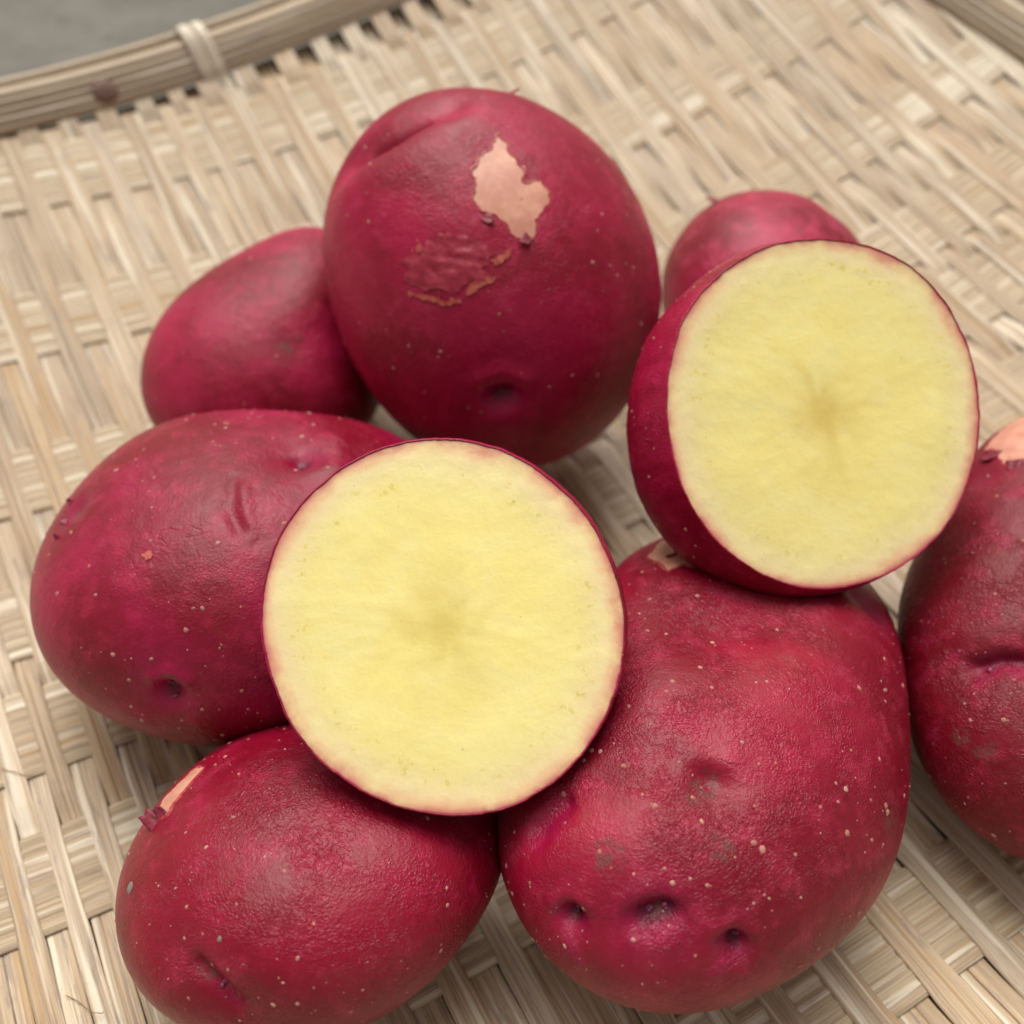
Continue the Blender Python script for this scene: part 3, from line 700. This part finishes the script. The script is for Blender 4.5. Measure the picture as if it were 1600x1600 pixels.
# a dark bamboo node on the inner hoop
an_n = rim_nearest(-124.0, 296.0)
nv, nfc = [], []
for i in range(9):
    for k in range(12):
        s, w_ = (i / 8 - 0.5) * 2, k / 12 * 2 * math.pi
        rr_ = math.sqrt(max(0.0, 1 - s * s))
        pt = rim_point(an_n + rr_ * math.cos(w_) * 4.2 / RIM_R, 1.9 + s * 2.6 - rr_ * 1.2 * math.sin(w_), 4.9 + s * 3.0 + rr_ * 1.0 * math.sin(w_))
        nv.append(pt)
for i in range(8):
    for k in range(12):
        k2 = (k + 1) % 12
        nfc.append((i * 12 + k, i * 12 + k2, (i + 1) * 12 + k2, (i + 1) * 12 + k))
mesh_obj('bamboo_node', np.array(nv) * MM, nfc, M['node'], hoop_in)


# ------------------------------------------------------------------ potatoes
def quad_sphere(n):
    """unit cube-sphere without seams: n x n quads on every face"""
    idx, pts, quads = {}, [], []
    g = np.tan(np.linspace(-1, 1, n + 1) * math.pi / 4)
    def vid(p):
        key = (round(p[0], 6), round(p[1], 6), round(p[2], 6))
        i = idx.get(key)
        if i is None:
            i = idx[key] = len(pts)
            pts.append(p)
        return i
    for ax in range(3):
        for sg in (-1.0, 1.0):
            ids = [[0] * (n + 1) for _ in range(n + 1)]
            for i in range(n + 1):
                for j in range(n + 1):
                    p = [0.0, 0.0, 0.0]
                    p[ax] = sg
                    p[(ax + 1) % 3] = float(g[i]) * 1.0
                    p[(ax + 2) % 3] = float(g[j]) * sg
                    ids[i][j] = vid(tuple(p))
            for i in range(n):
                for j in range(n):
                    quads.append((ids[i][j], ids[i + 1][j], ids[i + 1][j + 1], ids[i][j + 1]))
    a = np.array(pts)
    return a / np.linalg.norm(a, axis=1)[:, None], quads


SPH, SPHQ = quad_sphere(96)


def interp_r(R, th):
    R = np.asarray(R, dtype=float)
    n = len(R)
    k = (th / (2 * math.pi) * n) % n
    i = np.floor(k).astype(int)
    fr = k - i
    a, b, c, d = R[(i - 1) % n], R[i % n], R[(i + 1) % n], R[(i + 2) % n]
    return b + .5 * fr * (c - a + fr * (2 * a - 5 * b + 4 * c - d + fr * (3 * (b - c) + d - a)))


def seg_dist(p, line):
    line = [np.array(q) for q in line]
    if len(line) == 1:
        return np.linalg.norm(p - line[0], axis=1)
    best = None
    for a, b in zip(line[:-1], line[1:]):
        ab = b - a
        t = np.clip(((p - a) @ ab) / (ab @ ab), 0, 1)
        d = np.linalg.norm(p - a - t[:, None] * ab, axis=1)
        best = d if best is None else np.minimum(best, d)
    return best


def lumps(dirs, seed, amp):
    rs = np.random.RandomState(seed)
    out = np.zeros(len(dirs))
    for _ in range(14):
        k = rs.normal(size=3)
        k *= rs.uniform(2.0, 6.0) / np.linalg.norm(k)
        out += np.sin(dirs @ k + rs.uniform(0, 6.28)) / (1 + np.linalg.norm(k) * 0.4)
    return out * amp / 2.0


def whole_surface(d, dirs):
    u, v, w = (np.array(a) for a in d['axes'])
    th = np.arctan2(dirs[:, 1], dirs[:, 0])
    cp = np.hypot(dirs[:, 0], dirs[:, 1])
    R = interp_r(d['R'], th) * cp
    D = np.where(dirs[:, 2] > 0, d['D'][0], d['D'][1])
    return np.array(d['c']) + (R * np.cos(th))[:, None] * u + (R * np.sin(th))[:, None] * v + (D * dirs[:, 2] - R * (np.cos(th) * d['shear'][0] + np.sin(th) * d['shear'][1]))[:, None] * w


def level(d, p):
    """signed clearance (mm) of points p, given in world mm, from a whole potato's measured shape"""
    u, v, w = (np.array(a) for a in d['axes'])
    q = p - np.array(d['base']) - np.array(d['c'])
    a, b, z = q @ u, q @ v, q @ w
    if 'L' in d:                                        # a cut half
        s = np.clip(-z / d['L'], 0, 0.9999)
        a, b = a - d['L'] * s * d['sh'][0], b - d['L'] * s * d['sh'][1]
        lv = np.hypot(a, b) - interp_r(d['R'], np.arctan2(b, a)) * np.sqrt(1 - s * s) * (1 + d['b'] * s)
        return np.maximum(np.maximum(lv, z), -z - d['L'])
    z = z + a * d['shear'][0] + b * d['shear'][1]
    R = interp_r(d['R'], np.arctan2(b, a))
    D = np.where(z > 0, d['D'][0], d['D'][1])
    l = np.sqrt((a * a + b * b) / R ** 2 + (z / D) ** 2)
    return (l - 1) * np.sqrt((q * q).sum(1)) / np.maximum(l, 1e-6)


def ragged(poly, amp, rounds=3, seed=0):
    """break up a 2-D outline the way torn skin breaks"""
    rr = random.Random(seed)
    pts = [np.array(p) for p in poly]
    for r in range(rounds):
        out = []
        for i in range(len(pts)):
            a, b = pts[i], pts[(i + 1) % len(pts)]
            e = b - a
            L = np.linalg.norm(e)
            nrm = np.array([-e[1], e[0]]) / max(L, 1e-6)
            out += [a, (a + b) / 2 + nrm * rr.uniform(-1, 1) * min(amp, 0.22 * L)]
        pts = out
    return pts


class Body:
    """a finished skin mesh that details can be dropped on"""
    def __init__(self, verts, faces, centre):
        self.bvh = BVHTree.FromPolygons([tuple(v) for v in verts], [tuple(f) for f in faces])
        self.c = Vector(centre)

    def drop(self, p, direction=None):
        """nearest surface point and normal, shooting towards the centre (mm)"""
        p = Vector(p)
        n = (p - self.c).normalized() if direction is None else direction
        h, nr, _, _ = self.bvh.ray_cast(p + n * 12.0, -n)
        if h is None:
            h, nr, _, _ = self.bvh.find_nearest(p)
        if nr.dot(n) < 0:
            nr = -nr
        return h, nr


def tangent_frame(n):
    a = Vector((0, 0, 1)) if abs(n.z) < 0.8 else Vector((1, 0, 0))
    x = a.cross(n).normalized()
    return x, n.cross(x)


def patch_on(body, pts, height, amp, seed, grid=0.9, crumple=0.0):
    """a thin sheet with a ragged outline lying on the skin; returns verts, faces, outline (mm)"""
    cen = Vector(np.mean(np.array(pts), axis=0))
    h, n = body.drop(cen)
    n = (h - body.c).normalized() * 0.5 + n * 0.5
    n.normalize()
    tx, ty = tangent_frame(n)
    poly = [((Vector(p) - h).dot(tx), (Vector(p) - h).dot(ty)) for p in pts]
    area = sum(poly[i][0] * poly[(i + 1) % len(poly)][1] - poly[(i + 1) % len(poly)][0] * poly[i][1] for i in range(len(poly)))
    if area < 0:
        poly = poly[::-1]
    rag = ragged(poly, amp, 3, seed)
    P2 = np.array(rag)
    lo, hi = P2.min(0), P2.max(0)
    inner = []
    def inside(x_, y_):
        c_ = False
        for i in range(len(rag)):
            (x1, y1), (x2, y2) = rag[i], rag[i - 1]
            if (y1 > y_) != (y2 > y_) and x_ < (x2 - x1) * (y_ - y1) / (y2 - y1) + x1:
                c_ = not c_
        return c_
    for gx in np.arange(lo[0], hi[0], grid):
        for gy in np.arange(lo[1], hi[1], grid):
            if inside(gx, gy) and np.min(np.hypot(P2[:, 0] - gx, P2[:, 1] - gy)) > grid * 0.45:
                inner.append((gx, gy))
    co = [Vector((float(a), float(b))) for a, b in rag] + [Vector((float(a), float(b))) for a, b in inner]
    nb = len(rag)
    res = delaunay_2d_cdt(co, [(i, (i + 1) % nb) for i in range(nb)], [], 1, 1e-5)
    v2, f2 = res[0], res[2]
    V = []
    for q in v2:
        base = h + tx * q[0] + ty * q[1]
        s, nr = body.drop(base, n)
        z = height + crumple * (mnoise.noise((q[0] * 0.28, q[1] * 0.75, seed)) + 0.5 * mnoise.noise((q[0] * 1.7, q[1] * 1.7, seed + 9)))
        V.append(s + nr * z)
    F = []
    for f in f2:
        a, b, c = (v2[i] for i in f[:3])
        if (b - a).cross(c - a) < 0:
            f = f[::-1]
        F.append(tuple(f))
    rim = []
    for (a, b) in rag:
        s, nr = body.drop(h + tx * float(a) + ty * float(b), n)
        rim.append((s, nr))
    return V, F, rim


def build_details(root, skin, d, body, seed, n_dots, dot_size=(0.16, 0.34)):
    rr = random.Random(seed)
    # torn skin
    for i, (ty, pts) in enumerate(d.get('patches', [])):
        if ty == 'flap':
            V, F, rim = patch_on(body, pts, 0.20, 1.1, seed + i, 0.55, 0.34)
            mesh_obj('skin_flap', np.array([tuple(v) for v in V]) * MM, F, M['flap'], root)
            continue
        V, F, rim = patch_on(body, pts, 0.06 if ty == 'peel' else 0.20, 0.55, seed + i, 0.9)
        mesh_obj('peeled_patch' if ty == 'peel' else 'torn_sliver', np.array([tuple(v) for v in V]) * MM, F, M['peel' if ty == 'peel' else 'sliver'], root)
        if ty == 'peel':
            # the lifted lip of skin round the bare patch
            n = len(rim)
            LV, LF = [], []
            for k in range(n):
                s, nr = rim[k]
                t = (rim[(k + 1) % n][0] - rim[k - 1][0]).normalized()
                outw = t.cross(nr).normalized()
                q = 0.5 + 0.5 * mnoise.noise((s.x * 0.35, s.y * 0.35, s.z * 0.35 + seed))
                hgt, wd = 0.03 + 0.30 * q * q * q, 0.15 + 0.45 * q
                LV += [s + nr * 0.02, s - outw * 0.02 + nr * (0.08 + hgt * 0.7), s + outw * wd * 0.5 + nr * (0.06 + hgt), s + outw * wd * 1.6 + nr * -0.03]
            for k in range(n):
                k2 = (k + 1) % n
                for j in range(3):
                    LF.append((k * 4 + j, k * 4 + j + 1, k2 * 4 + j + 1, k2 * 4 + j))
            mesh_obj('torn_skin_edge', np.array([tuple(v) for v in LV]) * MM, LF, M['lip'], root)
    # loose flakes standing off the skin
    for i, (p, away, L) in enumerate(d.get('flakes', [])):
        h, nr = body.drop(p)
        out = Vector(away)
        out = (out - nr * out.dot(nr) * 0.6).normalized()
        side = nr.cross(out).normalized()
        nu, nv_ = 7, 8
        V, F = [], []
        for a in range(nu):
            for b in range(nv_):
                s, t = a / (nu - 1), (b / (nv_ - 1) - 0.5) * 2
                edge = 1.0 + 0.35 * mnoise.noise((t * 2.3, i * 5.0 + seed, s * 0.5))
                len_ = L * s * edge
                wdt = L * 0.55 * (1 - 0.35 * s) * (1 + 0.25 * mnoise.noise((s * 3, i * 3.0, t)))
                lift = 0.10 + 0.55 * s * s * L * 0.5 + 0.22 * mnoise.noise((s * 3.1, t * 2.7, i + seed))
                V.append(h + out * (len_ - 0.25 * L) + side * (t * wdt) + nr * (lift - 0.12 * (1 - s)))
        for a in range(nu - 1):
            for b in range(nv_ - 1):
                k = a * nv_ + b
                F.append((k, k + 1, k + nv_ + 1, k + nv_))
        o = mesh_obj('skin_flake', np.array([tuple(v) for v in V]) * MM, F, M['flake'], root)
        so = o.modifiers.new('thickness', 'SOLIDIFY')
        so.thickness = 0.00016
    # buds in the eyes
    for i, p in enumerate(d.get('buds', [])):
        h, nr = body.drop(p)
        tx, ty_ = tangent_frame(nr)
        V, F = [], []
        for q in range(4):
            an = rr.uniform(0, 6.28)
            rad = rr.uniform(0.0, 0.8) if q else 0.0
            cpt = h + tx * math.cos(an) * rad + ty_ * math.sin(an) * rad
            r0 = rr.uniform(0.28, 0.55)
            b0 = len(V)
            for a in range(5):
                for b in range(10):
                    f_ = a / 4 * math.pi / 2
                    g_ = b / 10 * 2 * math.pi
                    V.append(cpt + (tx * math.cos(g_) + ty_ * math.sin(g_)) * r0 * math.cos(f_) + nr * (r0 * 1.3 * math.sin(f_) - 0.1))
            for a in range(4):
                for b in range(10):
                    b2 = (b + 1) % 10
                    F.append((b0 + a * 10 + b, b0 + a * 10 + b2, b0 + (a + 1) * 10 + b2, b0 + (a + 1) * 10 + b))
        mesh_obj('eye_bud', np.array([tuple(v) for v in V]) * MM, F, M['bud'], root)
    # crumbs of soil stuck to the skin
    for i, (p, sz) in enumerate(d.get('dirt', [])):
        h, nr = body.drop(p)
        tx, ty_ = tangent_frame(nr)
        V, F = [], []
        for a in range(4):
            for b in range(9):
                f_ = a / 3 * math.pi / 2
                g_ = b / 9 * 2 * math.pi
                r0 = sz * (0.75 + 0.55 * mnoise.noise((math.cos(g_) * 1.5, math.sin(g_) * 1.5, i + seed)))
                V.append(h + (tx * math.cos(g_) + ty_ * math.sin(g_)) * r0 * math.cos(f_) + nr * (sz * 0.2 * math.sin(f_) - 0.03))
        for a in range(3):
            for b in range(9):
                b2 = (b + 1) % 9
                F.append((a * 9 + b, a * 9 + b2, (a + 1) * 9 + b2, (a + 1) * 9 + b))
        mesh_obj('soil_crumb', np.array([tuple(v) for v in V]) * MM, F, M['dirt'], root)
    # lenticels: tiny corky domes, too many to tell apart
    rs = np.random.RandomState(seed + 5)
    V, F = [], []
    me = skin.data
    nvs = len(me.vertices)
    for q in range(n_dots):
        vtx = me.vertices[rs.randint(nvs)]
        pt = vtx.co * 1000.0
        if me.attributes.get('edge_skip') and me.attributes['edge_skip'].data[vtx.index].value > 0.5:
            continue
        nr = vtx.normal
        tx, ty_ = tangent_frame(nr)
        r0 = dot_size[0] * 0.75 + (dot_size[1] * 1.4 - dot_size[0] * 0.75) * rs.rand() ** 2.6
        el = rs.uniform(0.7, 1.0)
        a0 = rs.uniform(0, 6.28)
        ex, ey = tx * math.cos(a0) + ty_ * math.sin(a0), -tx * math.sin(a0) + ty_ * math.cos(a0)
        b0 = len(V)
        for rad, z in ((1.0, -0.03), (0.75, 0.2), (0.35, 0.3)):
            for b in range(7):
                g_ = b / 7 * 6.2832
                V.append(pt + (ex * math.cos(g_) + ey * math.sin(g_) * el) * r0 * rad * rs.uniform(0.85, 1.15) + nr * r0 * z)
        V.append(pt + nr * r0 * 0.3)
        for a in range(2):
            for b in range(7):
                b2 = (b + 1) % 7
                F.append((b0 + a * 7 + b, b0 + a * 7 + b2, b0 + (a + 1) * 7 + b2, b0 + (a + 1) * 7 + b))
        for b in range(7):
            F.append((b0 + 14 + b, b0 + 14 + (b + 1) % 7, b0 + 21))
    if V:
        o = mesh_obj('lenticels', np.array([tuple(v) for v in V]) * MM, F, M['lenticel'], root)
        o['kind'] = 'stuff'


def whole_potato(key, label, mat, seed, lump=0.45, dots=230, press=(), dot_size=(0.16, 0.34)):
    d = POTATO[key]
    base = np.array(d['base'])
    root = empty('red_potato', base * MM, label, 'potato', 'whole red potatoes on the tray')
    dirs = SPH
    p = whole_surface(d, dirs)
    c = np.array(d['c'])
    rad = p - c
    rl = np.linalg.norm(rad, axis=1)
    nr = rad / rl[:, None]
    facing = np.abs(dirs[:, 2])
    disp = lumps(nr, seed, lump) * (0.35 + 0.65 * facing)
    eye = np.zeros(len(p))
    for line, sg, am, ey in d['dents']:
        g = np.exp(-(seg_dist(p, line) / sg) ** 2)
        disp += am * g
        eye = np.maximum(eye, ey * np.exp(-(seg_dist(p, line) / (sg * 1.35)) ** 2))
    scar = np.zeros(len(p))
    for q, sg in d['scars']:
        scar = np.maximum(scar, np.exp(-(seg_dist(p, [q]) / sg) ** 2))
    p = p + nr * disp[:, None]
    # potatoes that lean on this one: yield a little where they touch
    for other in press:
        for _ in range(24):
            lv = level(POTATO[other], p + base)
            if lv.min() > 0.1:
                break
            p = p - nr * (np.clip(0.25 - lv, 0, 0.8) * (lv < 0.12))[:, None]
    skin = mesh_obj('skin', p * MM, SPHQ, mat, root, attrs={'eye': eye, 'scar': scar})
    body = Body(p, SPHQ, c)
    build_details(root, skin, d, body, seed, dots, dot_size)
    return root


def half_potato(key, label, skin_mat, flesh_mat, seed, dots=70):
    d = POTATO[key]
    base = np.array(d['base'])
    root = empty('cut_potato_half', base * MM, label, 'potato', 'cut potato halves showing yellow flesh')
    u, v, w = (np.array(a) for a in d['axes'])
    c = np.array(d['c'])
    na = 288
    th = np.arange(na) / na * 2 * math.pi
    R = interp_r(d['R'], th)
    jit = np.array([0.42 * mnoise.noise((math.cos(t) * 2.6, math.sin(t) * 2.6, seed + 21)) + 0.20 * mnoise.noise((math.cos(t) * 9, math.sin(t) * 9, seed)) + 0.13 * mnoise.noise((math.cos(t) * 34, math.sin(t) * 34, seed + 3)) for t in th])
    R = R + jit * 0.8
    L, b_ = d['L'], d['b']
    verts, rings = [], []
    def ring(rads, z, sx=0.0, sy_=0.0):
        return c + (rads * np.cos(th) + sx)[:, None] * u + (rads * np.sin(th) + sy_)[:, None] * v + (z if np.ndim(z) else np.full(na, z))[:, None] * w
    lipz = 0.10 + 0.22 * np.abs(np.array([mnoise.noise((math.cos(t) * 22, math.sin(t) * 22, seed + 11)) for t in th]))
    rings.append(ring(R - 0.42, np.full(na, -0.25)))
    rings.append(ring(R - 0.30, lipz * 0.8))
    rings.append(ring(R - 0.10, lipz))
    sgs = np.concatenate([np.linspace(0.0, 0.06, 4), np.linspace(0.08, 1.555, 86)])
    for sg in sgs:
        g = math.cos(sg) * (1 + b_ * math.sin(sg))
        k = L * math.sin(sg)
        lum = lumps(np.stack([np.cos(th) * g, np.sin(th) * g, np.full(na, -math.sin(sg))], 1), seed, 0.5) * min(1, sg * 3)
        rings.append(ring(R * g + lum * g, -k, k * d['sh'][0], k * d['sh'][1]))
    nrg = len(rings)
    allv = np.concatenate(rings + [(c + (-L) * w + L * d['sh'][0] * u + L * d['sh'][1] * v)[None, :]])
    faces = []
    for i in range(nrg - 1):
        for k in range(na):
            k2 = (k + 1) % na
            faces.append((i * na + k, i * na + k2, (i + 1) * na + k2, (i + 1) * na + k)[::-1])
    tip = nrg * na
    for k in range(na):
        faces.append(((nrg - 1) * na + k, tip, (nrg - 1) * na + (k + 1) % na)[::-1])
    skip = np.zeros(len(allv))
    skip[:na * 6] = 1
    skip[na * 40:] = 1
    skin = mesh_obj('skin', allv * MM, faces, skin_mat, root, attrs={'eye': np.zeros(len(allv)), 'scar': np.zeros(len(allv)), 'edge_skip': skip})
    # the cut face
    fr = np.concatenate([np.linspace(0.03, 0.80, 26), np.linspace(0.825, 1.0, 22)])
    V, edge, pith = [c + 0.0 * w], [30.0], [1.0]
    rs = np.random.RandomState(seed)
    arms = rs.uniform(0, 6.28, 1)[0] + np.array([0.0, 1.15, 2.6, 3.5, 4.9])
    alen = rs.uniform(0.35, 0.68, 5)
    for f_ in fr:
        rr_ = (R - 0.28) * f_
        for k in range(na):
            t = th[k]
            x_, y_ = rr_[k] * math.cos(t), rr_[k] * math.sin(t)
            z = 0.22 * mnoise.noise((x_ * 0.09, y_ * 0.09, seed + 2)) * (1 - f_ ** 6) + 0.05 * mnoise.noise((x_ * 0.5, y_ * 0.5, seed))
            V.append(c + x_ * u + y_ * v + z * w)
            edge.append(float(R[k] - rr_[k]))
            tw = t + 0.55 * mnoise.noise((x_ * 0.13, y_ * 0.13, seed + 7)) / (0.35 + f_)
            val = math.exp(-(f_ / 0.12) ** 2) * 0.55 + 0.30 * math.exp(-(f_ / 0.34) ** 2)
            for a_, al in zip(arms, alen):
                da = math.atan2(math.sin(tw - a_), math.cos(tw - a_))
                val = max(val, math.exp(-(da * (0.16 + f_) / 0.21) ** 2) * max(0.0, 1 - f_ / al) * 0.74)
            pith.append(val)
    F = [(0, 1 + k, 1 + (k + 1) % na) for k in range(na)]
    for i in range(len(fr) - 1):
        for k in range(na):
            k2 = (k + 1) % na
            F.append((1 + i * na + k, 1 + (i + 1) * na + k, 1 + (i + 1) * na + k2, 1 + i * na + k2))
    mesh_obj('cut_face', np.array(V) * MM, F, flesh_mat, root, attrs={'edge_mm': edge, 'pith': pith, 'rad': np.zeros(len(V))})
    build_details(root, skin, d, Body(allv, faces, c - w * L * 0.4), seed, dots)
    return root


SK_A = skin_material('skin_satin', base=(0.3777, 0.0043, 0.0516), deep=(0.2320, 0.0014, 0.0190), pale=(0.46, 0.018, 0.080), rough=0.40, russet=0.20, leather=0.24, wrinkle=0.10)
SK_B = skin_material('skin_rosy', base=(0.3471, 0.0050, 0.0516), rough=0.44, russet=0.25, leather=0.12, wrinkle=0.12)
SK_C = skin_material('skin_magenta', base=(0.3165, 0.0036, 0.0494), rough=0.40, russet=0.20, leather=0.15, wrinkle=0.20, wrinkle_scale=0.10)
SK_F = skin_material('skin_netted', base=(0.2598, 0.0029, 0.0242), rough=0.36, russet=0.40, leather=0.42, wrinkle=0.16, wrinkle_scale=0.30)
SK_G = skin_material('skin_leathery', base=(0.2970, 0.0036, 0.0294), pale=(0.43, 0.026, 0.074), rough=0.40, russet=0.50, leather=0.48, wrinkle=0.15)
SK_H = skin_material('skin_dark', base=(0.2366, 0.0036, 0.0207), deep=(0.1485, 0.0014, 0.0095), rough=0.44, russet=0.60, leather=0.45, wrinkle=0.20)
SK_I = skin_material('skin_pink', base=(0.3990, 0.0144, 0.0648), pale=(0.52, 0.050, 0.12), rough=0.45, russet=0.15, leather=0.12, wrinkle=0.10)
FL_D = flesh_material('flesh_pale_yellow', (0.67, 0.53, 0.14))
FL_E = flesh_material('flesh_deep_yellow', (0.67, 0.48, 0.10))

whole_potato('A', 'large upright red potato with a torn tan peeled patch on its front', SK_A, 11, dots=420, press=('E',))
whole_potato('B', 'smooth elongated red potato half hidden behind the upright one, left', SK_B, 23, dots=90, press=('A', 'C'))
whole_potato('C', 'plump magenta-red potato at the far left, speckled with pale dots', SK_C, 37, dots=420, press=('D',), dot_size=(0.20, 0.42))
whole_potato('F', 'wrinkled dark red potato at the bottom left with a lifted skin flake', SK_F, 41, dots=360, press=('C', 'D'))
whole_potato('G', 'largest lumpy red potato in front with several deep eyes', SK_G, 53, lump=0.6, dots=800, dot_size=(0.18, 0.40), press=('F', 'D', 'E'))
whole_potato('Hh', 'dark red potato cut off by the right edge of the picture', SK_H, 67, dots=480, dot_size=(0.18, 0.40), press=('G', 'E'))
whole_potato('I', 'pinkish red potato peeking out behind the right cut half', SK_I, 79, lump=0.3, dots=110, press=('A', 'E'))
half_potato('D', 'front potato half with its round pale yellow cut face towards the viewer', SK_C, FL_D, 83)
half_potato('E', 'right potato half turned aside, deep yellow cut face and red skin flank', SK_A, FL_E, 97, dots=420)


# ------------------------------------------------------------------ loose root fibres on the tray
def fibre(name, label, pts, r=0.09):
    P = [np.array(p) for p in pts]
    fine = []
    for i in range(len(P) - 1):
        a, b = P[max(i - 1, 0)], P[i]
        c_, d_ = P[i + 1], P[min(i + 2, len(P) - 1)]
        for s in np.linspace(0, 1, 6, endpoint=False):
            fine.append(b + .5 * s * (c_ - a + s * (2 * a - 5 * b + 4 * c_ - d_ + s * (3 * (b - c_) + d_ - a))))
    fine.append(P[-1])
    V, F = [], []
    o3 = np.array([*P[0], 0.0])
    for i, q in enumerate(fine):
        z = dish(q[0], q[1]) + 1.05 + 0.25 * math.sin(i * 0.9)
        t = fine[min(i + 1, len(fine) - 1)] - fine[max(i - 1, 0)]
        t = t / np.linalg.norm(t)
        n_ = np.array([-t[1], t[0]])
        for k in range(5):
            an = k / 5 * 6.2832
            V.append((q[0] + n_[0] * r * math.cos(an) - o3[0], q[1] + n_[1] * r * math.cos(an) - o3[1], z + r * math.sin(an)))
    for i in range(len(fine) - 1):
        for k in range(5):
            k2 = (k + 1) % 5
            F.append((i * 5 + k, i * 5 + k2, (i + 1) * 5 + k2, (i + 1) * 5 + k))
    o = mesh_obj(name, np.array(V) * MM, F, M['fibre'])
    o.location = o3 * MM
    o['label'] = label
    o['category'] = 'fibre'


for lab, pts in FIBRES:
    fibre('root_fibre', lab, pts)
